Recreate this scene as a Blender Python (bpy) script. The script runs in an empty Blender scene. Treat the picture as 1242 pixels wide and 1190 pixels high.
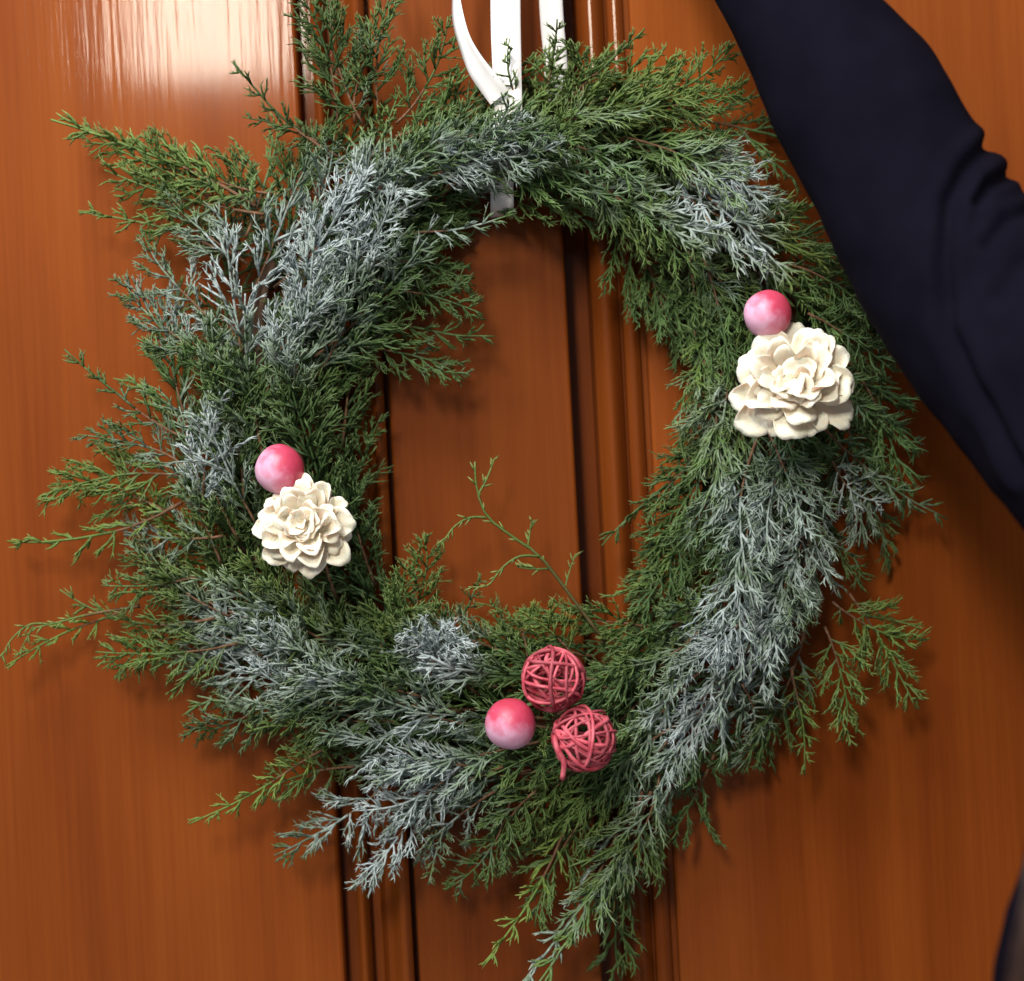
import bpy, bmesh, math, random
from mathutils import Vector, Matrix, noise

random.seed(7)
scene = bpy.context.scene
COL = scene.collection

# ---------------------------------------------------------------- camera
FW = 0.552                      # metres across the frame at the wreath plane (1 m away)
CAM = Vector((0, -1.04, 0))
ROLL = math.radians(3.0)
CR = Vector((math.cos(ROLL), 0, -math.sin(ROLL)))
CU = Vector((math.sin(ROLL), 0, math.cos(ROLL)))
CF = Vector((0, 1, 0))
cd = bpy.data.cameras.new('camera')
cam = bpy.data.objects.new('camera', cd)
COL.objects.link(cam)
cd.sensor_fit = 'HORIZONTAL'
cd.sensor_width = 36
cd.lens = 36 * 1.0 / FW
cd.clip_start = 0.01
cd.clip_end = 50
cd.dof.use_dof = True
cd.dof.focus_distance = 0.965
cd.dof.aperture_fstop = 4.5
M = Matrix.Identity(4)
for i in range(3):
    M[i][0] = CR[i]; M[i][1] = CU[i]; M[i][2] = -CF[i]; M[i][3] = CAM[i]
cam.matrix_world = M
scene.camera = cam

# ---------------------------------------------------------------- light
w = bpy.data.worlds.new('World')
scene.world = w
w.use_nodes = True
bg = w.node_tree.nodes['Background']
bg.inputs[0].default_value = (0.95, 0.97, 1.0, 1)
bg.inputs[1].default_value = 0.21

def area(name, loc, target, sx, sy, power, col):
    l = bpy.data.lights.new(name, 'AREA')
    l.shape = 'RECTANGLE'; l.size = sx; l.size_y = sy
    l.energy = power; l.color = col
    o = bpy.data.objects.new(name, l)
    COL.objects.link(o)
    o.location = loc
    o.rotation_euler = (Vector(target) - Vector(loc)).to_track_quat('-Z', 'Y').to_euler()
    return o

# the bright opening up and to the left whose reflection shows in the varnish
area('window_light', (-0.48, -2.2, 1.02), (-0.1, 0, 0.1), 0.28, 0.54, 38, (1.0, 0.90, 0.74))
# broad soft light of the porch from above
area('overhead_light', (-0.50, -0.85, 1.20), (-0.1, 0, 0.15), 0.9, 0.5, 29, (1.0, 0.97, 0.94))

vs = scene.view_settings
vs.view_transform = 'Standard'
vs.look = 'None'
vs.gamma = 1
vs.exposure = 0.06
vs.use_curve_mapping = False

# ---------------------------------------------------------------- helpers
def P(px, py, y):
    """photo pixel -> point on the plane Y = y"""
    dx = (px - 621) / 1242 * FW
    dz = -(py - 595) / 1242 * FW
    d = CF + CR * dx + CU * dz
    return CAM + d * (y - CAM.y)

def unP(p):
    v = p - CAM
    s = v.y
    return (621 + v.dot(CR) / s / FW * 1242, 595 - v.dot(CU) / s / FW * 1242)

def pxm(y):
    return FW / 1242 * (y - CAM.y)

def mesh_obj(name, verts, faces, mat, parent=None, smooth=True):
    me = bpy.data.meshes.new(name)
    me.from_pydata([tuple(v) for v in verts], [], faces)
    me.update()
    if smooth:
        me.polygons.foreach_set('use_smooth', [True] * len(me.polygons))
    if mat:
        me.materials.append(mat)
    o = bpy.data.objects.new(name, me)
    COL.objects.link(o)
    if parent:
        o.parent = parent
    return o

def inst(name, me, parent=None):
    o = bpy.data.objects.new(name, me)
    COL.objects.link(o)
    if parent:
        o.parent = parent
    return o

def empty(name, loc):
    o = bpy.data.objects.new(name, None)
    o.empty_display_size = 0.02
    COL.objects.link(o)
    o.location = loc
    return o

def tag(o, label=None, cat=None, group=None, kind=None):
    if label: o['label'] = label
    if cat: o['category'] = cat
    if group: o['group'] = group
    if kind: o['kind'] = kind
    return o

def catmull(pts, n):
    """smooth resample of a list of equal-length tuples"""
    out = []
    k = len(pts)
    for i in range(n):
        t = i / (n - 1) * (k - 1)
        j = min(int(t), k - 2); f = t - j
        p0 = pts[max(j - 1, 0)]; p1 = pts[j]; p2 = pts[j + 1]; p3 = pts[min(j + 2, k - 1)]
        out.append(tuple(0.5 * (2 * b + (c - a) * f + (2 * a - 5 * b + 4 * c - d) * f * f + (3 * b - a - 3 * c + d) * f ** 3)
                         for a, b, c, d in zip(p0, p1, p2, p3)))
    return out

def tube(verts, faces, pts, radii, sides=4, attr=None, avals=None, closed=False):
    """append a tapered tube along pts"""
    n = len(pts)
    base = len(verts)
    prev = None
    for i in range(n):
        if closed:
            t = pts[(i + 1) % n] - pts[i - 1]
        else:
            t = pts[min(i + 1, n - 1)] - pts[max(i - 1, 0)]
        if t.length < 1e-9:
            t = Vector((1, 0, 0))
        t.normalize()
        if prev is None:
            a = Vector((0, 0, 1)) if abs(t.z) < 0.9 else Vector((1, 0, 0))
            u = t.cross(a).normalized()
        else:
            u = (prev - t * prev.dot(t))
            u = u.normalized() if u.length > 1e-6 else t.orthogonal().normalized()
        prev = u
        v = t.cross(u)
        for s in range(sides):
            an = 2 * math.pi * s / sides
            verts.append(pts[i] + (u * math.cos(an) + v * math.sin(an)) * radii[i])
            if attr is not None:
                attr.append(avals[i])
    m = n if closed else n - 1
    for i in range(m):
        j = (i + 1) % n
        for s in range(sides):
            s2 = (s + 1) % sides
            faces.append((base + i * sides + s, base + i * sides + s2, base + j * sides + s2, base + j * sides + s))
    if not closed:
        faces.append(tuple(base + s for s in reversed(range(sides))))
        faces.append(tuple(base + (n - 1) * sides + s for s in range(sides)))

# ---------------------------------------------------------------- materials
def new_mat(name):
    m = bpy.data.materials.new(name)
    m.use_nodes = True
    nt = m.node_tree
    return m, nt, nt.nodes['Principled BSDF']

def N(nt, typ, **kw):
    n = nt.nodes.new(typ)
    for k, v in kw.items():
        setattr(n, k, v)
    return n

def ramp(nt, fac, stops):
    r = N(nt, 'ShaderNodeValToRGB')
    e = r.color_ramp.elements
    while len(e) < len(stops):
        e.new(0.5)
    for i, (p, c) in enumerate(stops):
        e[i].position = p
        e[i].color = (*c, 1)
    nt.links.new(fac, r.inputs[0])
    return r.outputs[0]

def wood_mat(name, tone=1.0, seed=0.0):
    m, nt, b = new_mat(name)
    L = nt.links
    tc = N(nt, 'ShaderNodeTexCoord')
    mp = N(nt, 'ShaderNodeMapping')
    mp.inputs['Location'].default_value = (seed, seed * 0.7, seed * 1.3)
    mp.inputs['Scale'].default_value = (42, 42, 1.6)
    L.new(tc.outputs['Object'], mp.inputs[0])
    n1 = N(nt, 'ShaderNodeTexNoise'); n1.inputs['Scale'].default_value = 1.0; n1.inputs['Detail'].default_value = 7
    n1.inputs['Distortion'].default_value = 0.6
    L.new(mp.outputs[0], n1.inputs['Vector'])
    mp2 = N(nt, 'ShaderNodeMapping'); mp2.inputs['Scale'].default_value = (420, 420, 9)
    L.new(tc.outputs['Object'], mp2.inputs[0])
    n2 = N(nt, 'ShaderNodeTexNoise'); n2.inputs['Scale'].default_value = 1.0; n2.inputs['Detail'].default_value = 3
    L.new(mp2.outputs[0], n2.inputs['Vector'])
    mp3 = N(nt, 'ShaderNodeMapping'); mp3.inputs['Scale'].default_value = (9, 9, 2.2)
    L.new(tc.outputs['Object'], mp3.inputs[0])
    n3 = N(nt, 'ShaderNodeTexNoise'); n3.inputs['Scale'].default_value = 1.0; n3.inputs['Detail'].default_value = 3
    L.new(mp3.outputs[0], n3.inputs['Vector'])
    a1 = N(nt, 'ShaderNodeMath', operation='MULTIPLY_ADD'); a1.inputs[1].default_value = 0.34
    L.new(n1.outputs[0], a1.inputs[0])
    a2 = N(nt, 'ShaderNodeMath', operation='MULTIPLY_ADD'); a2.inputs[1].default_value = 0.20
    L.new(n2.outputs[0], a2.inputs[0]); L.new(a2.outputs[0], a1.inputs[2])
    a3 = N(nt, 'ShaderNodeMath', operation='MULTIPLY'); a3.inputs[1].default_value = 0.42
    L.new(n3.outputs[0], a3.inputs[0]); L.new(a3.outputs[0], a2.inputs[2])
    k = tone
    col = ramp(nt, a1.outputs[0], [(0.28, (0.150 * k, 0.0300 * k, 0.0052 * k)), (0.5, (0.240 * k, 0.0560 * k, 0.0088 * k)), (0.72, (0.315 * k, 0.0850 * k, 0.0140 * k))])
    L.new(col, b.inputs['Base Color'])
    b.inputs['Roughness'].default_value = 0.5
    b.inputs['Specular IOR Level'].default_value = 0.04
    b.inputs['Coat Weight'].default_value = 0.27
    b.inputs['Coat Roughness'].default_value = 0.08
    # brushed-varnish ripple, long in the vertical
    mp4 = N(nt, 'ShaderNodeMapping'); mp4.inputs['Scale'].default_value = (240, 240, 10)
    L.new(tc.outputs['Object'], mp4.inputs[0])
    n4 = N(nt, 'ShaderNodeTexNoise'); n4.inputs['Scale'].default_value = 1.0; n4.inputs['Detail'].default_value = 4
    L.new(mp4.outputs[0], n4.inputs['Vector'])
    bp = N(nt, 'ShaderNodeBump'); bp.inputs['Strength'].default_value = 0.11; bp.inputs['Distance'].default_value = 0.0012
    L.new(n4.outputs[0], bp.inputs['Height'])
    L.new(bp.outputs[0], b.inputs['Coat Normal'])
    L.new(bp.outputs[0], b.inputs['Normal'])
    return m

def foliage_mat(name):
    """object colour: r = share of the white spray that reached it, g = yellow-green, b = lightness, 1 - alpha = own spray"""
    m, nt, b = new_mat(name)
    L = nt.links
    oi = N(nt, 'ShaderNodeObjectInfo')
    sep = N(nt, 'ShaderNodeSeparateColor'); L.new(oi.outputs['Color'], sep.inputs[0])
    at = N(nt, 'ShaderNodeAttribute'); at.attribute_name = 'tipness'
    geo = N(nt, 'ShaderNodeNewGeometry')
    ns = N(nt, 'ShaderNodeTexNoise'); ns.inputs['Scale'].default_value = 420; ns.inputs['Detail'].default_value = 2
    L.new(geo.outputs['Position'], ns.inputs['Vector'])
    nl = N(nt, 'ShaderNodeTexNoise'); nl.inputs['Scale'].default_value = 110; nl.inputs['Detail'].default_value = 5
    L.new(geo.outputs['Position'], nl.inputs['Vector'])
    green = ramp(nt, at.outputs['Fac'], [(0.0, (0.030, 0.044, 0.018)), (0.45, (0.036, 0.084, 0.027)), (0.85, (0.066, 0.132, 0.042)), (1.0, (0.115, 0.185, 0.068))])
    yel = ramp(nt, at.outputs['Fac'], [(0.0, (0.065, 0.062, 0.018)), (0.45, (0.085, 0.135, 0.024)), (0.85, (0.135, 0.200, 0.042)), (1.0, (0.22, 0.255, 0.070))])
    mx = N(nt, 'ShaderNodeMix', data_type='RGBA')
    L.new(sep.outputs[1], mx.inputs[0]); L.new(green, mx.inputs[6]); L.new(yel, mx.inputs[7])
    # lightness variation
    hs = N(nt, 'ShaderNodeHueSaturation')
    L.new(mx.outputs[2], hs.inputs['Color'])
    mu = N(nt, 'ShaderNodeMath', operation='MULTIPLY_ADD'); mu.inputs[1].default_value = 0.9; 
    L.new(ns.outputs[0], mu.inputs[0]); L.new(sep.outputs[2], mu.inputs[2])
    L.new(mu.outputs[0], hs.inputs['Value'])
    # white spray put on the finished wreath in patches: position on the wreath, broken by noise
    tc = N(nt, 'ShaderNodeTexCoord'); tc.object = wreath
    fl = N(nt, 'ShaderNodeVectorMath', operation='MULTIPLY'); fl.inputs[1].default_value = (1, 0, 1)
    L.new(tc.outputs['Object'], fl.inputs[0])
    acc = None
    for (fx, fy, r, a) in FROST:
        c = P(fx, fy, -.06) - WL
        ds = N(nt, 'ShaderNodeVectorMath', operation='DISTANCE'); ds.inputs[1].default_value = (c.x, 0, c.z)
        L.new(fl.outputs[0], ds.inputs[0])
        mr = N(nt, 'ShaderNodeMapRange', interpolation_type='SMOOTHSTEP')
        R_ = r * pxm(-.06)
        mr.inputs['From Min'].default_value = R_ * .2; mr.inputs['From Max'].default_value = R_ * 1.65
        mr.inputs['To Min'].default_value = a; mr.inputs['To Max'].default_value = 0.13
        L.new(ds.outputs['Value'], mr.inputs['Value'])
        if acc is None:
            acc = mr.outputs[0]
        else:
            mxm = N(nt, 'ShaderNodeMath', operation='MAXIMUM')
            L.new(acc, mxm.inputs[0]); L.new(mr.outputs[0], mxm.inputs[1]); acc = mxm.outputs[0]
    add = N(nt, 'ShaderNodeMath', operation='SUBTRACT'); add.inputs[0].default_value = 1
    L.new(oi.outputs['Alpha'], add.inputs[1])
    tot = N(nt, 'ShaderNodeMath', operation='MULTIPLY_ADD', use_clamp=True)
    L.new(acc, tot.inputs[0]); L.new(sep.outputs[0], tot.inputs[1]); L.new(add.outputs[0], tot.inputs[2])
    f1 = N(nt, 'ShaderNodeMath', operation='MULTIPLY_ADD'); f1.inputs[1].default_value = 1.7; f1.inputs[2].default_value = -1.1
    L.new(nl.outputs[0], f1.inputs[0])
    f2 = N(nt, 'ShaderNodeMath', operation='MULTIPLY_ADD'); f2.inputs[1].default_value = 1.15
    L.new(tot.outputs[0], f2.inputs[0]); L.new(f1.outputs[0], f2.inputs[2])
    f3 = N(nt, 'ShaderNodeMath', operation='MULTIPLY', use_clamp=True)
    L.new(f2.outputs[0], f3.inputs[0]); L.new(tot.outputs[0], f3.inputs[1])
    f4 = N(nt, 'ShaderNodeMath', operation='MULTIPLY', use_clamp=True); f4.inputs[1].default_value = 1.45
    L.new(f3.outputs[0], f4.inputs[0])
    fr = ramp(nt, ns.outputs[0], [(0.3, (0.22, 0.29, 0.30)), (0.7, (0.52, 0.60, 0.63))])
    m2 = N(nt, 'ShaderNodeMix', data_type='RGBA')
    L.new(f4.outputs[0], m2.inputs[0]); L.new(hs.outputs[0], m2.inputs[6]); L.new(fr, m2.inputs[7])
    L.new(m2.outputs[2], b.inputs['Base Color'])
    b.inputs['Roughness'].default_value = 0.55
    b.inputs['Specular IOR Level'].default_value = 0.35
    bp = N(nt, 'ShaderNodeBump'); bp.inputs['Strength'].default_value = 0.5; bp.inputs['Distance'].default_value = 0.0006
    nb = N(nt, 'ShaderNodeTexNoise'); nb.inputs['Scale'].default_value = 1500
    L.new(geo.outputs['Position'], nb.inputs['Vector'])
    L.new(nb.outputs[0], bp.inputs['Height']); L.new(bp.outputs[0], b.inputs['Normal'])
    return m

def simple_mat(name, c1, c2, scale, rough=0.7, bump=0.3, bdist=0.0005, bscale=None, spec=0.4):
    m, nt, b = new_mat(name)
    L = nt.links
    tc = N(nt, 'ShaderNodeTexCoord')
    n = N(nt, 'ShaderNodeTexNoise'); n.inputs['Scale'].default_value = scale; n.inputs['Detail'].default_value = 5
    L.new(tc.outputs['Object'], n.inputs['Vector'])
    L.new(ramp(nt, n.outputs[0], [(0.3, c1), (0.7, c2)]), b.inputs['Base Color'])
    b.inputs['Roughness'].default_value = rough
    b.inputs['Specular IOR Level'].default_value = spec
    n2 = N(nt, 'ShaderNodeTexNoise'); n2.inputs['Scale'].default_value = bscale or scale * 4; n2.inputs['Detail'].default_value = 4
    L.new(tc.outputs['Object'], n2.inputs['Vector'])
    bp = N(nt, 'ShaderNodeBump'); bp.inputs['Strength'].default_value = bump; bp.inputs['Distance'].default_value = bdist
    L.new(n2.outputs[0], bp.inputs['Height']); L.new(bp.outputs[0], b.inputs['Normal'])
    return m

def ball_mat(name, direction):
    """red berry dipped in pale lilac: two dyes that meet across the ball"""
    m, nt, b = new_mat(name)
    L = nt.links
    tc = N(nt, 'ShaderNodeTexCoord')
    dt = N(nt, 'ShaderNodeVectorMath', operation='DOT_PRODUCT')
    dt.inputs[1].default_value = tuple(Vector(direction).normalized())
    L.new(tc.outputs['Object'], dt.inputs[0])
    n = N(nt, 'ShaderNodeTexNoise'); n.inputs['Scale'].default_value = 170; n.inputs['Detail'].default_value = 4
    L.new(tc.outputs['Object'], n.inputs['Vector'])
    a = N(nt, 'ShaderNodeMath', operation='MULTIPLY_ADD'); a.inputs[1].default_value = 36.0
    L.new(dt.outputs['Value'], a.inputs[0])
    s = N(nt, 'ShaderNodeMath', operation='MULTIPLY_ADD'); s.inputs[1].default_value = 0.7; s.inputs[2].default_value = 0.15
    L.new(n.outputs[0], s.inputs[0]); L.new(s.outputs[0], a.inputs[2])
    col = ramp(nt, a.outputs[0], [(0.20, (0.80, 0.46, 0.68)), (0.46, (0.70, 0.25, 0.40)), (0.70, (0.60, 0.065, 0.14)), (0.95, (0.52, 0.045, 0.095))])
    L.new(col, b.inputs['Base Color'])
    b.inputs['Roughness'].default_value = 0.46
    b.inputs['Subsurface Weight'].default_value = 0.1
    b.inputs['Subsurface Scale'].default_value = 0.003
    n2 = N(nt, 'ShaderNodeTexNoise'); n2.inputs['Scale'].default_value = 900
    L.new(tc.outputs['Object'], n2.inputs['Vector'])
    bp = N(nt, 'ShaderNodeBump'); bp.inputs['Strength'].default_value = 0.15; bp.inputs['Distance'].default_value = 0.0004
    L.new(n2.outputs[0], bp.inputs['Height']); L.new(bp.outputs[0], b.inputs['Normal'])
    return m

CX, CY = 633, 530
RIN = [205, 205, 240, 232, 255, 215, 185, 188, 215, 312, 245, 235]
ROUT = [455, 500, 500, 510, 500, 505, 490, 505, 490, 425, 520, 485]
def tab(T, a):
    q = (a % 360) / 30; j = int(q) % 12; f = q - int(q)
    return T[j] * (1 - f) + T[(j + 1) % 12] * f
wreath = tag(empty('wreath', P(CX, CY, -0.03)), 'round juniper wreath frosted with white, hanging on the wooden door', 'wreath')
WL = wreath.location.copy()

FROST = [(330, 330, 120, .95), (250, 340, 90, .9), (450, 260, 90, .9), (390, 210, 60, .5), (230, 540, 95, .62), (180, 620, 70, .5),
         (300, 775, 95, .85), (390, 800, 60, .7), (535, 795, 50, .95), (500, 950, 110, 1.0), (420, 1000, 70, .9), (400, 900, 70, .35), (880, 225, 85, .85),
         (900, 320, 55, .85), (760, 190, 90, .4), (940, 640, 100, .85), (1040, 650, 60, .9), (900, 770, 100, .9), (850, 860, 90, .8),
         (800, 950, 60, .55), (870, 500, 60, .45), (560, 200, 60, .6), (640, 170, 40, .55), (1000, 690, 70, .85)]
WOOD = wood_mat('varnished_wood', 0.90, 0.0)
WOOD2 = wood_mat('varnished_wood_centre', 0.70, 3.1)
WOOD3 = wood_mat('varnished_wood_moulding', 0.66, 5.7)
FOL = foliage_mat('juniper')
STEM = simple_mat('bark', (0.085, 0.04, 0.02), (0.19, 0.10, 0.055), 300, 0.8)
VINE = simple_mat('vine', (0.03, 0.018, 0.010), (0.09, 0.05, 0.028), 120, 0.85)
PETAL = simple_mat('sola_petal', (0.92, 0.80, 0.645), (0.96, 0.89, 0.79), 150, 0.85, 0.4, 0.0006, 500, 0.2)
PETAL.node_tree.nodes['Principled BSDF'].inputs['Subsurface Weight'].default_value = 0.25
PETAL.node_tree.nodes['Principled BSDF'].inputs['Subsurface Scale'].default_value = 0.004
RATTAN = simple_mat('dyed_rattan', (0.36, 0.028, 0.055), (0.66, 0.15, 0.20), 160, 0.55, 0.4, 0.0004, 700)
_nt = RATTAN.node_tree; _b = _nt.nodes['Principled BSDF']
_src = _b.inputs['Base Color'].links[0].from_socket
_oi = N(_nt, 'ShaderNodeObjectInfo'); _hs = N(_nt, 'ShaderNodeHueSaturation')
_ma = N(_nt, 'ShaderNodeMath', operation='MULTIPLY_ADD'); _ma.inputs[1].default_value = 0.7; _ma.inputs[2].default_value = 0.65
_nt.links.new(_oi.outputs['Random'], _ma.inputs[0]); _nt.links.new(_ma.outputs[0], _hs.inputs['Value'])
_nt.links.new(_src, _hs.inputs['Color']); _nt.links.new(_hs.outputs[0], _b.inputs['Base Color'])
RIB = simple_mat('satin', (0.82, 0.82, 0.86), (0.90, 0.90, 0.92), 60, 0.38, 0.1, 0.0002, 900)
CLOTH = simple_mat('navy_jersey', (0.0036, 0.0034, 0.0082), (0.0056, 0.0052, 0.0115), 35, 0.95, 0.5, 0.0006, 1100, 0.04)
CLOTH.node_tree.nodes['Principled BSDF'].inputs['Sheen Weight'].default_value = 0.0
SKIN = simple_mat('skin', (0.42, 0.22, 0.15), (0.50, 0.28, 0.20), 60, 0.5)
HAIR = simple_mat('brown_hair', (0.018, 0.008, 0.006), (0.05, 0.022, 0.016), 200, 0.5)

# ---------------------------------------------------------------- door
door = tag(empty('door', (0, 0, -0.9)), 'varnished orange brown wooden door with vertical moulding behind the wreath', 'door', kind='structure')
DX = lambda px: P(px, 595, 0).x
ZB, ZT = -0.9, 0.9
def board(name, prof, mat):
    """extrude an (x, y) profile vertically; closed to the back"""
    back = 0.06
    ring = [(prof[0][0], back)] + prof + [(prof[-1][0], back)]
    v, f = [], []
    zs = [ZB + (ZT - ZB) * i / 6 for i in range(7)]
    for z in zs:
        for (x, y) in ring:
            v.append((x, y, z + 0.9))
    n = len(ring)
    for k in range(6):
        for i in range(n):
            j = (i + 1) % n
            f.append((k * n + i, k * n + j, (k + 1) * n + j, (k + 1) * n + i))
    f.append(tuple(reversed(range(n)))); f.append(tuple(range(6 * n, 7 * n)))
    o = mesh_obj(name, v, f, mat, door, smooth=False)
    return o

def arc(x0, x1, y0, bulge, n=8):
    out = []
    for i in range(n + 1):
        t = i / n
        out.append((x0 + (x1 - x0) * t, y0 + bulge * math.sin(math.pi * t)))
    return out
# left field
x = DX
board('panel', [(-0.75, 0), (x(383), 0), (x(386), 0.0008), (x(388), 0.003)], WOOD)
# left moulding: two grooves, fillet, broad ogee
mo = [(x(388.5), 0.015), (x(404), 0.015)]
mo += arc(x(405), x(421), 0.004, -0.005, 8)
mo += [(x(423), 0.013), (x(433), 0.013)]
mo += [(x(434.5), 0.001)]
for i in range(13):
    t = i / 12
    mo.append((x(436 + 36 * t), 0.000 + 0.004 * math.sin(t * math.pi * 2) - 0.004 * t))
mo += [(x(473.5), 0.010), (x(477), 0.010)]
board('moulding', mo, WOOD3)
# centre stile
r = 0.0022
st = [(x(478), -0.001)]
for i in range(6):
    a = math.pi / 2 * i / 5
    st.append((x(478) + r * (1 - math.cos(a)), -0.001 - r * math.sin(a)))
for i in range(6):
    a = math.pi / 2 * i / 5
    st.append((x(699) - r * (1 - math.sin(a)), -0.001 - r * math.cos(a)))
st.append((x(699), 0.002))
board('stile', st, WOOD2)
# right moulding: groove, round bead, fillets
mo = [(x(699.5), 0.024), (x(727), 0.024), (x(730), 0.004)]
mo += arc(x(731), x(762), 0.003, -0.006, 12)
mo += [(x(763.5), 0.006), (x(765), 0.006)]
mo += arc(x(767), x(785), 0.001, -0.0025, 8)
mo += [(x(787), 0.0035), (x(793), 0.0035)]
board('moulding', mo, WOOD3)
board('panel', [(x(793.5), 0.003), (x(795), 0.0008), (x(798), 0), (0.75, 0)], WOOD)

# ---------------------------------------------------------------- sprig meshes
def rotv(v, axis, ang):
    return Matrix.Rotation(ang, 3, axis) @ v

def make_sprig(seed, L=0.10, nsec=13, wide=0.42, dense=1.0, fine=1.0, flat=0.35):
    """one flattened juniper spray along +X, face towards +Z. returns (foliage mesh, stem mesh)"""
    rnd = random.Random(seed)
    fv, ff, fa = [], [], []
    sv, sf = [], []
    bend = rnd.uniform(-0.7, 0.7); droop = rnd.uniform(-0.25, 0.35)
    NP = 14
    axis = []
    p = Vector((0, 0, 0)); ang = -bend * 0.4; el = -droop * 0.3
    for i in range(NP):
        axis.append(p.copy())
        d = Vector((math.cos(ang) * math.cos(el), math.sin(ang) * math.cos(el), math.sin(el)))
        p = p + d * (L / (NP - 1))
        ang += bend / NP + rnd.uniform(-.05, .05); el += droop / NP + rnd.uniform(-.04, .04)
    def axis_at(t):
        q = t * (NP - 1); j = min(int(q), NP - 2)
        return axis[j].lerp(axis[j + 1], q - j), (axis[j + 1] - axis[j]).normalized()
    # woody main stem on the first 60 %
    k = 7
    tube(sv, sf, [axis[i] for i in range(k)], [0.00095 * (1 - 0.6 * i / k) for i in range(k)], 5)
    # green main axis
    tube(fv, ff, [axis[i] for i in range(5, NP)], [0.0009 * (1.05 - 0.55 * i / NP) for i in range(5, NP)], 4, fa, [0.25 + 0.6 * i / NP for i in range(5, NP)])
    up = Vector((0, 0, 1))
    def twig(p0, d, ln, r0, t0, t1, curl, segs=3):
        pts = [p0.copy()]; q = p0.copy(); dd = d.copy()
        ax = Vector((rnd.uniform(-.4, .4), rnd.uniform(-.4, .4), 1)).normalized()
        for s in range(segs):
            dd = rotv(dd, ax, curl / segs)
            dd = (dd + Vector((rnd.uniform(-1, 1), rnd.uniform(-1, 1), rnd.uniform(-1, 1))) * 0.09).normalized()
            q = q + dd * (ln / segs); pts.append(q.copy())
        rad = [r0 * (1 - 0.62 * (s / segs) ** 1.6) * rnd.uniform(.85, 1.15) for s in range(segs + 1)]
        rad[-1] = r0 * 0.22
        tube(fv, ff, pts, rad, 3 if segs < 3 else 4, fa, [t0 + (t1 - t0) * s / segs for s in range(segs + 1)])
        return pts
    for i in range(nsec):
        t = 0.10 + 0.88 * (i + rnd.uniform(-.3, .3)) / nsec
        t = min(max(t, 0.06), 0.985)
        p0, ta = axis_at(t)
        side = 1 if i % 2 else -1
        nrm = rotv(up, ta, rnd.uniform(-flat, flat))
        a2 = math.radians(rnd.uniform(30, 50)) * (1.0 - 0.25 * t)
        d = rotv(ta, nrm, side * a2)
        d = (d + up * rnd.uniform(-flat, flat) * 0.7).normalized()
        prof = (0.55 + 0.45 * min(t / 0.3, 1)) * (1 - t) ** 0.75 + 0.10
        ln = L * wide * prof * rnd.uniform(0.7, 1.25)
        segs = max(3, int(ln / 0.007))
        pts = twig(p0, d, ln, 0.00088 * fine, 0.3, 0.9, -side * rnd.uniform(0.1, 0.6), segs)
        nt3 = max(2, int(ln / 0.0042 * dense))
        for j in range(nt3):
            u = 0.12 + 0.85 * (j + rnd.uniform(-.3, .3)) / nt3
            u = min(max(u, .05), .97)
            q = u * (len(pts) - 1); jj = min(int(q), len(pts) - 2)
            b0 = pts[jj].lerp(pts[jj + 1], q - jj); bt = (pts[jj + 1] - pts[jj]).normalized()
            s3 = 1 if (j + i) % 2 else -1
            n3 = rotv(nrm, bt, rnd.uniform(-.7, .7))
            d3 = rotv(bt, n3, s3 * math.radians(rnd.uniform(22, 42)))
            l3 = (0.0062 + 0.0130 * (1 - u) * min(1, ln / 0.03)) * rnd.uniform(.7, 1.3)
            p3 = twig(b0, d3, l3, 0.00078 * fine, 0.55, 1.0, -s3 * rnd.uniform(.1, 1.15), 3)
            n4 = int(l3 / 0.0045 * dense * rnd.uniform(.6, 1.1))
            for h in range(n4):
                uu = (h + 0.7) / (n4 + 0.6)
                q4 = uu * 3; j4 = min(int(q4), 2)
                c0 = p3[j4].lerp(p3[j4 + 1], q4 - j4); ct = (p3[j4 + 1] - p3[j4]).normalized()
                s4 = 1 if h % 2 else -1
                d4 = rotv(ct, rotv(n3, ct, rnd.uniform(-.9, .9)), s4 * math.radians(rnd.uniform(24, 45)))
                twig(c0, d4, rnd.uniform(.0030, .0060), 0.00064 * fine, 0.7, 1.0, 0, 2)
    return finish_sprig(fv, ff, fa, sv, sf)

def finish_sprig(fv, ff, fa, sv, sf):
    me = bpy.data.meshes.new('sprig')
    me.from_pydata([tuple(v) for v in fv], [], ff); me.update()
    a = me.attributes.new('tipness', 'FLOAT', 'POINT'); a.data.foreach_set('value', fa)
    me.polygons.foreach_set('use_smooth', [True] * len(me.polygons))
    me.materials.append(FOL)
    ms = bpy.data.meshes.new('stem')
    ms.from_pydata([tuple(v) for v in sv], [], sf); ms.update()
    ms.polygons.foreach_set('use_smooth', [True] * len(ms.polygons))
    ms.materials.append(STEM)
    return me, ms

FULL = [make_sprig(100 + i, 0.100, 13, random.uniform(.36, .5), 1.1, 0.90, 0.4) for i in range(14)]
ANTLER = [make_sprig(200 + i, 0.100, 11, random.uniform(.34, .46), 0.95, 1.02, 0.3) for i in range(8)]
SLIM = [make_sprig(300 + i, 0.100, 10, random.uniform(.17, .26), 0.8, 0.95, 0.3) for i in range(7)]

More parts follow.
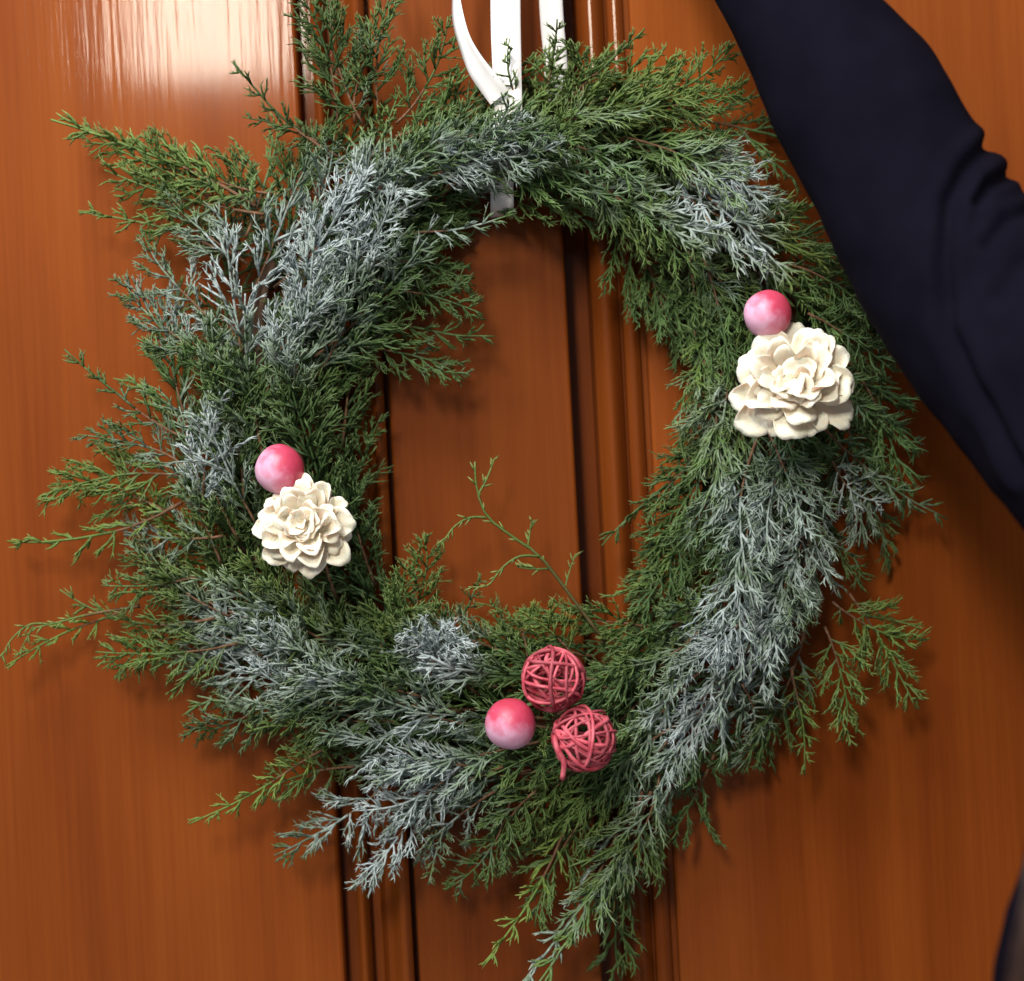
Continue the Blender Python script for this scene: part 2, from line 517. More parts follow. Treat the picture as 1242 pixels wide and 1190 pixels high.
# ---------------------------------------------------------------- wreath
YEL = [(950, 330, 110, .55), (1070, 830, 90, .55), (710, 750, 90, .65), (460, 60, 90, .3), (850, 90, 80, .6), (160, 200, 120, .6), (110, 620, 110, .6),
       (130, 760, 110, .6), (610, 1090, 90, .7), (830, 560, 80, .35), (250, 990, 80, .8), (330, 700, 60, .6), (480, 740, 70, .45)]
def yel_at(px, py):
    v = 0
    for (fx, fy, r, a) in YEL:
        v = max(v, a * math.exp(-((px - fx) ** 2 + (py - fy) ** 2) / (r * r)))
    return v
def surf_y(px, py, lift=1.0):
    """front of the wreath body (world Y) at a pixel"""
    a = math.degrees(math.atan2(py - CY, px - CX))
    r = math.hypot(px - CX, py - CY)
    ri, ro = tab(RIN, a), tab(ROUT, a)
    u = (r - ri) / (ro - ri)
    if u < -0.1 or u > 1.15:
        return -0.018
    u = min(max(u, 0), 1)
    return -0.016 - 0.050 * lift * math.sin(math.pi * u) ** 0.8

nspr = 0
def place(bpx, bpy_, tpx, tpy, by, ty, meshes, frost, yel, light, roll, own, name='sprig'):
    """put a spray with its base and its tip at given places"""
    global nspr
    B = P(bpx, bpy_, by); T = P(tpx, tpy, ty)
    d = T - B
    L = d.length
    X = d.normalized()
    Zv = Vector((0, -1, 0)); Zv = (Zv - X * Zv.dot(X)).normalized()
    Zv = rotv(Zv, X, roll)
    Y = Zv.cross(X)
    s = L / 0.10
    wS = min(max(s * 1.1, 0.9), 1.25)
    R = Matrix((X * s, Y * wS, Zv * wS)).transposed().to_4x4()
    if random.random() < .5:
        R = R @ Matrix.Diagonal((1, -1, 1, 1))
    me, ms = random.choice(meshes)
    o = inst(name, me, wreath)
    R.translation = B - WL
    o.matrix_local = R
    o.color = (frost, yel, light, 1 - own)
    c = inst('stem', ms, o)
    nspr += 1
    return o

ORN = [(372, 640, 72), (339, 568, 38), (965, 462, 84), (931, 380, 36), (671, 824, 48), (619, 878, 40), (709, 898, 52)]
def near_orn(px, py, m=0):
    return any(math.hypot(px - a, py - b) < r + m for a, b, r in ORN)

rw = random.Random(11)
def ring_sprigs(n, ulo, uhi, lift0, lift1, lmin, lmax, frmul):
    for i in range(n):
        a = 360 * (i + rw.uniform(-.45, .45)) / n
        ri, ro = tab(RIN, a), tab(ROUT, a)
        for attempt in range(30):
            u = rw.uniform(ulo, uhi)
            r0 = ri + (ro - ri) * u
            ar = math.radians(a)
            bx, by = CX + r0 * math.cos(ar), CY + r0 * math.sin(ar)
            splay = -42 + 95 * u + rw.uniform(-22, 22)          # inwards ... outwards
            fa_ = ar + math.pi / 2 - math.radians(splay)            # clockwise in the picture
            ln = rw.uniform(lmin, lmax)
            tx, ty = bx + ln * math.cos(fa_), by + ln * math.sin(fa_)
            ta = math.degrees(math.atan2(ty - CY, tx - CX)); tr = math.hypot(tx - CX, ty - CY)
            if tr < tab(RIN, ta) + rw.uniform(-12, 18) or tr > tab(ROUT, ta) + rw.uniform(-40, 40):
                continue
            mx_, my_ = bx * .4 + tx * .6, by * .4 + ty * .6
            if any(570 < bx + (tx - bx) * q_ < 705 and 268 < by + (ty - by) * q_ < 420 for q_ in (.25, .5, .75, 1)):
                continue
            if math.hypot(tx - 610, ty - 240) < 48 or math.hypot(mx_ - 610, my_ - 235) < 40:
                continue
            if lift1 > .8 and (near_orn(tx, ty, 4) or near_orn(mx_, my_, 4)):
                continue
            break
        else:
            continue
        fr = frmul * rw.uniform(.55, 1.1)
        ye = min(1, yel_at(tx, ty) * rw.uniform(.6, 1.4) + rw.uniform(.05, .32))
        pool = ANTLER if fr > .6 and rw.random() < .5 else FULL
        place(bx, by, tx, ty, surf_y(bx, by, lift0), surf_y(tx, ty, lift1) - rw.uniform(0, .010),
              pool, fr, ye, rw.uniform(.35, .85), rw.uniform(-.6, .6), 0.0)
random.seed(5)
ring_sprigs(74, .05, .85, .20, .65, 150, 260, .6)        # middle
ring_sprigs(130, .05, .85, .60, 1.08, 130, 230, 1.15)     # front

# dark inner mass of the greenery, packed too deep to tell its sprays apart
def inner_mass(n):
    rb = random.Random(91)
    V, F, A = [], [], []
    for i in range(n):
        a = math.radians(360 * (i * .618034 % 1))
        ri, ro = tab(RIN, math.degrees(a)), tab(ROUT, math.degrees(a))
        u = rb.uniform(.0, .8)
        r0 = ri + (ro - ri) * u
        bx, by = CX + r0 * math.cos(a), CY + r0 * math.sin(a)
        fa_ = a + math.pi / 2 - math.radians(-30 + 90 * u + rb.uniform(-25, 25))
        ln = rb.uniform(120, 200)
        tx, ty = bx + ln * math.cos(fa_), by + ln * math.sin(fa_)
        ta = math.degrees(math.atan2(ty - CY, tx - CX)); tr = math.hypot(tx - CX, ty - CY)
        if tr < tab(RIN, ta) + 5 or tr > tab(ROUT, ta) - 25:
            continue
        B = P(bx, by, -.012 - .012 * rb.random()); T = P(tx, ty, -.014 - .022 * rb.random())
        X = (T - B); sc = X.length / .10; X.normalize()
        Zv = Vector((0, -1, 0)); Zv = (Zv - X * Zv.dot(X)).normalized(); Zv = rotv(Zv, X, rb.uniform(-.5, .5))
        R = Matrix((X * sc, Zv.cross(X) * 1.05, Zv * .8)).transposed()
        me, ms = rb.choice(FULL)
        o = len(V)
        V += [R @ q.co + B - WL for q in me.vertices]
        F += [tuple(o + k for k in pl.vertices) for pl in me.polygons]
        A += [q.value for q in me.attributes['tipness'].data]
    me = bpy.data.meshes.new('inner_foliage')
    me.from_pydata([tuple(q) for q in V], [], F); me.update()
    at = me.attributes.new('tipness', 'FLOAT', 'POINT'); at.data.foreach_set('value', A)
    me.polygons.foreach_set('use_smooth', [True] * len(me.polygons))
    me.materials.append(FOL)
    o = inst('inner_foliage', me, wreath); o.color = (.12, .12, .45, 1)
    o['kind'] = 'stuff'
inner_mass(150)

# sprays that stick out of the ring, one by one
HAND = [  # base, tip, frost, yellow, light, pool, depth at the tip
    (310, 250, 80, 128, 0, .6, .8, SLIM, -.030), (260, 215, 95, 150, 0, .6, .7, FULL, -.028), (270, 250, 150, 170, 0, .6, .6, FULL, -.034), (200, 620, 60, 580, 0, .7, .6, FULL, -.028), (230, 770, 140, 820, 0, .6, .6, FULL, -.028), (240, 700, 130, 720, .15, .5, .6, FULL, -.03), (320, 260, 130, 205, .05, .6, .6, FULL, -.03), (280, 310, 95, 268, 0, .6, .7, SLIM, -.028), (330, 235, 160, 165, 0, .5, .5, FULL, -.03),
    (410, 190, 288, 68, .05, .25, .3, SLIM, -.05), (400, 180, 292, 150, .05, .2, .3, SLIM, -.04), (410, 150, 352, -30, 0, .2, .3, FULL, -.055), (440, 150, 395, -40, 0, .3, .4, FULL, -.05),
    (460, 140, 480, -50, .1, .35, .5, FULL, -.055), (480, 150, 545, 20, .05, .35, .5, FULL, -.045), (430, 150, 460, 20, .25, .25, .4, FULL, -.06),
    (220, 530, 76, 440, .15, .2, .5, SLIM, -.03), (230, 570, 95, 520, .2, .25, .5, FULL, -.03), (240, 580, 50, 610, 0, .75, .6, FULL, -.03), (220, 610, 8, 668, 0, .8, .7, SLIM, -.03),
    (150, 740, 2, 800, 0, .9, .9, SLIM, -.035), (260, 750, 60, 735, 0, .6, .5, SLIM, -.03), (290, 780, 120, 790, 0, .6, .6, FULL, -.03), (270, 650, 140, 640, .3, .3, .5, FULL, -.03),
    (330, 850, 225, 880, .2, .3, .4, FULL, -.025), (400, 890, 300, 890, .1, .7, .7, SLIM, -.04), (390, 910, 232, 1008, 0, .95, .8, SLIM, -.04), (430, 930, 320, 960, 0, .6, .5, FULL, -.03),
    (470, 950, 335, 1035, .3, .3, .4, FULL, -.03), (510, 970, 420, 1075, .6, .4, .6, FULL, -.045), (540, 990, 530, 1075, .2, .7, .6, SLIM, -.045), (620, 970, 545, 1080, .1, .3, .4, FULL, -.03),
    (690, 990, 575, 1168, 0, .95, .8, SLIM, -.055), (720, 980, 640, 1120, .1, .4, .5, FULL, -.04), (760, 980, 615, 1195, .6, .3, .6, SLIM, -.05), (780, 960, 670, 1215, .2, .5, .7, SLIM, -.055), (790, 960, 690, 1150, .35, .4, .7, FULL, -.05),
    (790, 960, 745, 1200, .1, .35, .4, FULL, -.03), (800, 940, 730, 1080, .4, .5, .8, FULL, -.06), (830, 930, 795, 1055, .15, .4, .4, SLIM, -.03),
    (960, 810, 985, 940, .05, .8, .6, SLIM, -.04), (1000, 760, 1020, 900, .1, .7, .6, FULL, -.035), (1010, 730, 1125, 785, 0, .8, .7, FULL, -.035), (1030, 720, 1105, 860, 0, .7, .5, FULL, -.03), (900, 830, 915, 910, .3, .3, .4, FULL, -.03),
    (1010, 480, 1112, 545, .25, .2, .5, SLIM, -.03), (1000, 520, 1150, 625, .3, .25, .5, SLIM, -.03), (1010, 420, 1105, 490, .2, .2, .35, FULL, -.03), (1010, 560, 1075, 610, .5, .2, .5, FULL, -.035),
    (640, 130, 610, 50, .1, .4, .6, SLIM, -.062), (655, 125, 690, 20, .05, .45, .5, SLIM, -.062), (690, 120, 790, 45, .05, .4, .5, SLIM, -.05), (700, 130, 700, 50, .05, .4, .5, FULL, -.045), (760, 130, 890, 55, 0, .6, .6, FULL, -.04), (800, 130, 905, 90, 0, .6, .7, FULL, -.045),
    (490, 770, 515, 645, .05, .55, .6, FULL, -.035), (530, 780, 575, 690, .1, .4, .4, SLIM, -.03), (460, 790, 490, 680, .05, .5, .6, FULL, -.045), (640, 800, 590, 720, 0, .6, .6, SLIM, -.035), (700, 800, 640, 730, 0, .75, .7, FULL, -.035),
    (440, 380, 602, 402, .1, .3, .4, SLIM, -.035), (420, 420, 565, 465, .15, .25, .4, FULL, -.03), (490, 285, 628, 268, .45, .2, .6, SLIM, -.06), (450, 320, 578, 338, .05, .2, .3, FULL, -.03), (470, 350, 590, 370, .1, .25, .4, FULL, -.04),
    (870, 550, 715, 645, .05, .3, .4, SLIM, -.03), (850, 600, 765, 720, .1, .4, .5, FULL, -.03), (860, 540, 790, 640, .1, .4, .5, FULL, -.035), (860, 420, 825, 560, .15, .5, .6, SLIM, -.05),
    (520, 210, 640, 130, .45, .2, .6, FULL, -.072), (560, 180, 690, 175, .5, .2, .6, FULL, -.074), (520, 215, 625, 165, .5, .1, .6, ANTLER, -.072), (600, 195, 720, 130, .2, .5, .7, FULL, -.072), (610, 190, 600, 110, .3, .3, .6, SLIM, -.072),
    (610, 930, 470, 1015, .2, .2, .5, FULL, -.045), (600, 960, 500, 1050, .3, .3, .5, FULL, -.04), (560, 930, 430, 985, .55, .2, .6, FULL, -.05), (570, 930, 440, 950, .6, .1, .7, ANTLER, -.065), (650, 960, 590, 1060, .1, .4, .5, FULL, -.04),
    (980, 380, 1080, 455, .1, .15, .4, FULL, -.045), (985, 430, 1095, 530, .15, .15, .4, FULL, -.04), (950, 320, 1065, 395, .1, .3, .5, FULL, -.05), (250, 430, 150, 335, .3, .3, .5, FULL, -.035), (260, 390, 165, 275, .2, .35, .5, FULL, -.035), (300, 320, 195, 215, .2, .3, .5, FULL, -.04),
    (690, 860, 632, 905, .1, .6, .8, SLIM, -.085), (540, 830, 480, 770, .9, 0, .9, ANTLER, -.07), (520, 830, 575, 770, .95, 0, .9, ANTLER, -.07), (245, 620, 265, 480, .75, .1, .7, ANTLER, -.07),
]
rh = random.Random(3)
for (bx, by, tx, ty, fr, ye, li, pool, dy) in HAND:
    place(bx, by, tx, ty, surf_y(bx, by, .75), dy, pool, .5, ye, li, rh.uniform(-.35, .35), fr)

# the sparse twig that springs into the opening
def poly_twig(branches):
    fv, ff, fa, sv, sf = [], [], [], [], []
    rnd = random.Random(77)
    for (pts, r0, t0, t1) in branches:
        q = catmull(pts, 14)
        pp = [P(a, b, c) - WL for a, b, c in q]
        tube(fv, ff, pp, [r0 * (1 - .55 * i / 13) for i in range(14)], 4, fa, [t0 + (t1 - t0) * i / 13 for i in range(14)])
        for i in range(4, 13):
            if rnd.random() < .8:
                d = (pp[i + 1 if i < 13 else i] - pp[i - 1]).normalized()
                dd = rotv(d, Vector((0, 1, 0)), rnd.choice((-1, 1)) * rnd.uniform(.4, .8))
                l = rnd.uniform(.0025, .0065)
                tube(fv, ff, [pp[i], pp[i] + dd * l * .5, pp[i] + dd * l], [.0006, .0006, .0002], 3, fa, [t0, t1, 1])
    q = catmull(branches[0][0], 14)
    tube(sv, sf, [P(a, b, c) - WL for a, b, c in q[:6]], [0.0011 - .00008 * i for i in range(6)], 5)
    me, ms = finish_sprig(fv, ff, fa, sv, sf)
    o = inst('sprig', me, wreath); o.color = (.05, .75, .5, .97)
    inst('stem', ms, o)
Z0 = -.035
poly_twig([
    ([(735, 780, -.035), (690, 720, -.04), (655, 675, -.045), (620, 650, -.045), (590, 625, -.045), (578, 590, -.045), (576, 560, -.045)], .0011, .35, .9),
    ([(590, 628, -.045), (570, 628, -.047), (550, 640, -.05), (535, 662, -.05)], .0008, .6, 1),
    ([(580, 600, -.045), (590, 582, -.043), (600, 556, -.04)], .0008, .6, 1),
    ([(655, 675, -.045), (630, 675, -.048), (608, 690, -.05), (592, 710, -.05), (568, 712, -.05)], .0008, .6, 1),
    ([(668, 690, -.04), (645, 690, -.04), (628, 688, -.04)], .0007, .6, 1),
    ([(640, 665, -.045), (642, 650, -.04), (645, 630, -.04)], .0007, .6, 1),
    ([(685, 715, -.04), (690, 695, -.035), (698, 672, -.03)], .0006, .6, 1)])
# fine stray ends on the left and bottom
poly_twig([([(170, 735, -.03), (110, 745, -.032), (70, 755, -.035), (40, 762, -.035)], .0009, .5, 1),
           ([(60, 757, -.035), (35, 758, -.036), (12, 778, -.04), (2, 800, -.04)], .0007, .7, 1),
           ([(40, 760, -.035), (32, 775, -.036), (22, 795, -.036)], .0006, .7, 1)])

# grapevine ring under the greenery
for k in range(6):
    rnd = random.Random(60 + k)
    v, f = [], []
    ph = rnd.uniform(0, 6.28); tw = rnd.choice((5, 7, 8))
    pts = []
    for i in range(96):
        a = 2 * math.pi * i / 96
        mid = (tab(RIN, math.degrees(a)) * .5 + tab(ROUT, math.degrees(a)) * .5)
        off = 22 * math.cos(tw * a + ph)
        p = P(CX + (mid + off) * math.cos(a), CY + (mid + off) * math.sin(a), -.012 + .007 * math.sin(tw * a + ph))
        pts.append(p - WL)
    tube(v, f, pts, [.0024 + .0006 * math.sin(i * .7 + k) for i in range(96)], 6, closed=True)
    mesh_obj('vine', v, f, VINE, wreath)

# ---------------------------------------------------------------- flowers
def petal_mesh(seed, l, wd, cup, curl, ruff):
    rnd = random.Random(seed)
    nu, nv = 11, 11
    ph = rnd.uniform(0, 6.28); ph2 = rnd.uniform(0, 6.28); no = rnd.uniform(0, 50)
    G = []
    for j in range(nv):
        t = j / (nv - 1)
        row = []
        for i in range(nu):
            u = -1 + 2 * i / (nu - 1)
            edge = abs(u)
            g = 0.34 + 0.66 * math.sin(min(1, t * 1.5) * math.pi / 2) ** 1.2
            rnd_end = 1 - math.sqrt(1 - .97 * u * u)
            xx = u * wd * g
            yy = l * t * (1 - .42 * rnd_end + .035 * math.sin(3.5 * u + ph) - .05 * math.exp(-(u / .22) ** 2) * t)
            rim = max(0, (max(edge, t) - .72) / .28)
            zz = cup * l * u * u * g * (.4 + .6 * t) + curl * l * (t ** 1.7)
            zz -= .13 * l * rim * rim * (.4 + .6 * t)
            zz += ruff * l * t * (.3 + .7 * edge) * math.sin(4.2 * u + ph + 2 * t)
            zz += .07 * l * t * noise.noise(Vector((u * 1.6 + no, t * 2.0, no)))
            row.append(Vector((xx, yy, zz)))
        G.append(row)
    th = 0.0007
    verts, faces = [], []
    def nrm(j, i):
        a = G[min(j + 1, nv - 1)][i] - G[max(j - 1, 0)][i]
        b = G[j][min(i + 1, nu - 1)] - G[j][max(i - 1, 0)]
        n = b.cross(a)
        return n.normalized() if n.length > 1e-12 else Vector((0, 0, 1))
    for s in (1, -1):
        for j in range(nv):
            for i in range(nu):
                rim = min(i, nu - 1 - i, nv - 1 - j) == 0
                verts.append(G[j][i] + nrm(j, i) * th * s * (.35 if rim else 1) * .5)
    idx = lambda s, j, i: s * nu * nv + j * nu + i
    for j in range(nv - 1):
        for i in range(nu - 1):
            faces.append((idx(0, j, i), idx(0, j, i + 1), idx(0, j + 1, i + 1), idx(0, j + 1, i)))
            faces.append((idx(1, j, i), idx(1, j + 1, i), idx(1, j + 1, i + 1), idx(1, j, i + 1)))
    for j in range(nv - 1):
        faces.append((idx(0, j, 0), idx(0, j + 1, 0), idx(1, j + 1, 0), idx(1, j, 0)))
        faces.append((idx(0, j, nu - 1), idx(1, j, nu - 1), idx(1, j + 1, nu - 1), idx(0, j + 1, nu - 1)))
    for i in range(nu - 1):
        faces.append((idx(0, 0, i), idx(1, 0, i), idx(1, 0, i + 1), idx(0, 0, i + 1)))
        faces.append((idx(0, nv - 1, i), idx(0, nv - 1, i + 1), idx(1, nv - 1, i + 1), idx(1, nv - 1, i)))
    me = bpy.data.meshes.new('petal')
    me.from_pydata([tuple(v) for v in verts], [], faces); me.update()
    me.polygons.foreach_set('use_smooth', [True] * len(me.polygons))
    me.materials.append(PETAL)
    return me

def flower(px, py, y, R, label, layers, seed, tilt):
    """layers: (petal count, petal width factor); petals follow a spiral from the rim to the heart"""
    rnd = random.Random(seed)
    root = tag(empty('flower', P(px, py, y)), label, 'flower', 'cream flowers on the wreath')
    # flower axis: local +Z points towards the camera
    ax = Vector((tilt[0], -1, tilt[1])).normalized()
    root.rotation_mode = 'QUATERNION'
    root.rotation_quaternion = ax.to_track_quat('Z', 'Y')
    n, lw = layers
    hx, hy = R * .05 * rnd.uniform(-1, 1), R * .05 * rnd.uniform(-1, 1)
    pm = [petal_mesh(seed * 50 + k, R, R * lw * rnd.uniform(.85, 1.15), rnd.uniform(.05, .22), rnd.uniform(.2, .45), rnd.uniform(.09, .17)) for k in range(9)]
    for k in range(n):
        t = k / (n - 1)
        a = 2.39996 * k + rnd.uniform(-.3, .3)
        if k < 11:
            a = 2 * math.pi * k / 11 + rnd.uniform(-.14, .14)
        if t < .68:
            e = math.radians(-4 + 62 * t + rnd.uniform(-12, 12))
            ln = (.70 - .28 * t) * rnd.uniform(.84, 1.16)
            base = (0, R * (.30 - .20 * t), R * (-.06 + .42 * t))
            sx = 1.0
        else:                                            # crumpled heart, petals lying over each other
            e = math.radians(rnd.uniform(6, 42))
            ln = rnd.uniform(.28, .42)
            base = (rnd.uniform(-.12, .12) * R, rnd.uniform(-.16, .08) * R, R * rnd.uniform(.24, .36))
            sx = 1.25
        o = inst('petal', pm[rnd.randrange(9)], root)
        m = Matrix.Rotation(a, 4, 'Z') @ Matrix.Translation(base) @ Matrix.Rotation(e, 4, 'X') @ Matrix.Rotation(rnd.uniform(-.35, .35), 4, 'Y')
        o.matrix_local = m @ Matrix.Diagonal((ln * sx * rnd.uniform(.9, 1.15), ln, ln, 1))
    # hidden calyx and wire
    v, f = [], []
    tube(v, f, [Vector((0, 0, -R * .75)), Vector((0, 0, -R * .3)), Vector((0, 0, -R * .05)), Vector((0, 0, R * .2))], [.0012, .0016, R * .2, R * .12], 10)
    mesh_obj('calyx', v, f, PETAL, root)
    return root

m75 = pxm(-.09)
flower(374, 638, -.088, 68 * m75, 'smaller cream paper flower of dense round petals on the wreath', 
       (60, .34), 4, (-.12, .10))
flower(965, 468, -.086, 83 * m75, 'larger cream paper flower with loose wide petals beside the dark sleeve',
       (52, .37), 9, (-.14, .16))

# ---------------------------------------------------------------- painted balls
def ball(px, py, y, rpx, label, direction, seed):
    R = rpx * pxm(y)
    root = P(px, py, y)
    nu, nv = 36, 22
    v, f = [], []
    for j in range(nv + 1):
        th = math.pi * j / nv
        for i in range(nu):
            ph = 2 * math.pi * i / nu
            d = Vector((math.sin(th) * math.cos(ph), math.sin(th) * math.sin(ph), math.cos(th)))
            k = 1 + .05 * noise.noise(d * 1.1 + Vector((seed * 3.7, 0, 0))) + .012 * noise.noise(d * 4 + Vector((seed, 5, 0)))
            v.append(d * R * k)
    for j in range(nv):
        for i in range(nu):
            i2 = (i + 1) % nu
            f.append((j * nu + i, (j + 1) * nu + i, (j + 1) * nu + i2, j * nu + i2))
    o = mesh_obj('ball', v, f, ball_mat('ball_dye_%d' % seed, direction))
    o.location = root
    tag(o, label, 'ball', 'painted balls on the wreath')
    sv, sf = [], []
    tube(sv, sf, [Vector((0, R * .9, 0)), Vector((.001, R * 1.5, -.001)), Vector((.002, R * 2.4, -.002))], [.001, .001, .0008], 6)
    mesh_obj('wire_stalk', sv, sf, STEM, o)
    return o
ball(619, 878, -.088, 31, 'red and lilac ball beside the two woven pink balls', (.25, -.05, .85), 1)
ball(339, 569, -.082, 30, 'pink and red ball tucked above the smaller cream flower', (.85, -.05, .35), 2)
ball(931, 381, -.082, 29, 'bright pink and white ball tucked above the larger cream flower', (.75, -.05, .5), 3)

# ---------------------------------------------------------------- rattan balls
def rattan(px, py, y, rpx, label, seed, tail=False):
    rnd = random.Random(seed)
    R = rpx * pxm(y)
    root = tag(empty('woven_ball', P(px, py, y)), label, 'woven ball', 'woven pink balls on the wreath')
    for k in range(20):
        v, f = [], []
        nrm = Vector((rnd.gauss(0, 1), rnd.gauss(0, 1), rnd.gauss(0, 1))).normalized()
        off = rnd.uniform(-.5, .5)
        u = nrm.orthogonal().normalized(); w_ = nrm.cross(u)
        rr = R * rnd.uniform(.80, 1.0)
        n = 40
        ph = rnd.uniform(0, 6.28); am = rnd.uniform(.05, .22)
        pts = []
        for i in range(n):
            a = 2 * math.pi * i / n
            d = nrm * (off + am * math.sin(2 * a + ph)) + (u * math.cos(a) + w_ * math.sin(a)) * math.sqrt(1 - off * off)
            d.normalize()
            pts.append(d * rr * (1 + .03 * math.sin(3 * a + ph)))
        rad = rnd.uniform(.0006, .00125)
        tube(v, f, pts, [rad * (1 + .12 * math.sin(i * 1.7 + ph)) for i in range(n)], 6, closed=True)
        mesh_obj('strand', v, f, RATTAN, root)
    if tail:
        v, f = [], []
        y0 = y - .006
        q = catmull([(672, 893, y0 - .004), (676, 908, y0 - .008), (684, 925, y0 - .008), (682, 945, y0 - .006)], 10)
        tube(v, f, [P(*c) - root.location for c in q], [.0015] * 10, 6)
        mesh_obj('strand', v, f, RATTAN, root)
rattan(671, 824, -.090, 39, 'woven pink rattan ball touching the red and lilac ball', 21)
rattan(709, 897, -.092, 41, 'woven coral pink rattan ball with a loose strand end hanging down', 36, True)

# ---------------------------------------------------------------- ribbon
ribbon = tag(empty('ribbon', P(620, 200, -.06)), 'white satin ribbon looped over the top of the wreath', 'ribbon')
def strip(pts, name, n=40):
    """pts: px, py, y, width px, turn about the strip's own length (deg)"""
    q = catmull(pts, n)
    c = [P(a, b, y) for a, b, y, w_, t in q]
    v, f = [], []
    for i in range(n):
        t = (c[min(i + 1, n - 1)] - c[max(i - 1, 0)]).normalized()
        s = t.cross(Vector((0, -1, 0)))
        s = s.normalized() if s.length > .05 else Vector((1, 0, 0))
        if s.x < 0:
            s = -s
        s = rotv(s, t, math.radians(q[i][4]))
        nr = s.cross(t).normalized()
        hw = q[i][3] * pxm(q[i][2]) * .5
        for k in range(5):
            uu = -1 + k / 2
            base = c[i] + s * hw * uu + nr * (.0006 * (1 - uu * uu) + .0004 * math.sin(i * .5) * uu)
            v.append(base + nr * .00016 - ribbon.location)
        for k in range(5):
            uu = -1 + k / 2
            base = c[i] + s * hw * uu + nr * (.0006 * (1 - uu * uu) + .0004 * math.sin(i * .5) * uu)
            v.append(base - nr * .00016 - ribbon.location)
    for i in range(n - 1):
        a, b = i * 10, (i + 1) * 10
        for k in range(4):
            f.append((a + k, a + k + 1, b + k + 1, b + k))
            f.append((a + 5 + k, b + 5 + k, b + 5 + k + 1, a + 5 + k + 1))
        f.append((a, b, b + 5, a + 5)); f.append((a + 4, a + 9, b + 9, b + 4))
    return mesh_obj(name, v, f, RIB, ribbon)
strip([(618, -420, -.02, 34, 0), (613, -200, -.03, 35, 0), (613, 0, -.045, 36, 2), (615, 90, -.050, 35, 4), (616, 140, -.052, 34, 0), (612, 190, -.052, 33, 0), (609, 222, -.040, 28, 0), (609, 250, -.034, 28, 0), (609, 261, -.024, 28, 0), (609, 264, -.010, 28, 0)], 'front_strand', 60)
strip([(660, -420, -.018, 28, 0), (662, -200, -.016, 28, 0), (668, 0, -.014, 28, 0), (674, 80, -.012, 28, 0), (672, 140, -.008, 28, 0)], 'back_strand')
strip([(575, -130, -.05, 24, 60), (556, -50, -.056, 26, 68), (553, 0, -.058, 26, 68), (560, 40, -.060, 26, 55), (575, 75, -.060, 27, 40), (592, 100, -.058, 28, 20), (606, 118, -.056, 28, 10)], 'curled_tail')

# ---------------------------------------------------------------- person
ARM = [  # px, py, depth y, half width px
    (800, -300, -.115, 66), (875, -130, -.120, 68), (952, 0, -.13, 78), (1037, 118, -.145, 103), (1102, 235, -.16, 109), (1170, 345, -.175, 122), (1300, 470, -.21, 150), (1440, 600, -.27, 185), (1560, 720, -.33, 225)]
person_root = P(1700, 1700, -.36)
def loft(path, nr, ns, squash=.92):
    q = catmull(path, nr)
    c = [P(a, b, y) for a, b, y, h in q]
    v, f = [], []
    prev = None
    for i in range(nr):
        t = (c[min(i + 1, nr - 1)] - c[max(i - 1, 0)]).normalized()
        vd = (c[i] - CAM).normalized()
        s = t.cross(vd).normalized()
        d = s.cross(t).normalized()
        h = q[i][3] * pxm(q[i][2])
        for k in range(ns):
            a = 2 * math.pi * k / ns
            v.append(c[i] + s * h * math.cos(a) + d * h * squash * math.sin(a))
    for i in range(nr - 1):
        for k in range(ns):
            k2 = (k + 1) % ns
            f.append((i * ns + k, i * ns + k2, (i + 1) * ns + k2, (i + 1) * ns + k))
    f.append(tuple(range(ns))); f.append(tuple(reversed(range((nr - 1) * ns, nr * ns))))
    return v, f
def seg_d(p, a, b):
    ax, ay = a; bx, by = b
    dx, dy = bx - ax, by - ay
    t = max(0, min(1, ((p[0] - ax) * dx + (p[1] - ay) * dy) / (dx * dx + dy * dy)))
    return math.hypot(p[0] - ax - t * dx, p[1] - ay - t * dy)
CREASE = [([(1200, 176), (1172, 205), (1152, 245), (1145, 320), (1150, 400), (1180, 470), (1240, 570)], 9, .0034),
          ([(1222, 214), (1200, 224), (1186, 246)], 7, .0026), ([(1250, 258), (1222, 268), (1200, 296)], 8, .0026), ([(1275, 300), (1240, 320), (1210, 360)], 10, .002)]
v, f = loft(ARM, 190, 150)
out = []
nr, ns = 190, 150
for i in range(nr):
    cen = sum((v[i * ns + k] for k in range(ns)), Vector()) / ns
    for k in range(ns):
        p = v[i * ns + k]
        n = (p - cen).normalized()
        px, py = unP(p)
        front = 1 if n.y < .25 else 0
        d = 0
        if front:
            for (pl, wd, dep) in CREASE:
                dd = min(seg_d((px, py), pl[j], pl[j + 1]) for j in range(len(pl) - 1))
                d -= dep * math.exp(-(dd / wd) ** 2)
                d += dep * .55 * math.exp(-((dd - wd * 2.1) / (wd * 1.2)) ** 2)
        d += .0022 * noise.noise(p * 22) + .0009 * noise.noise(p * 60)
        out.append(p + n * d - person_root)
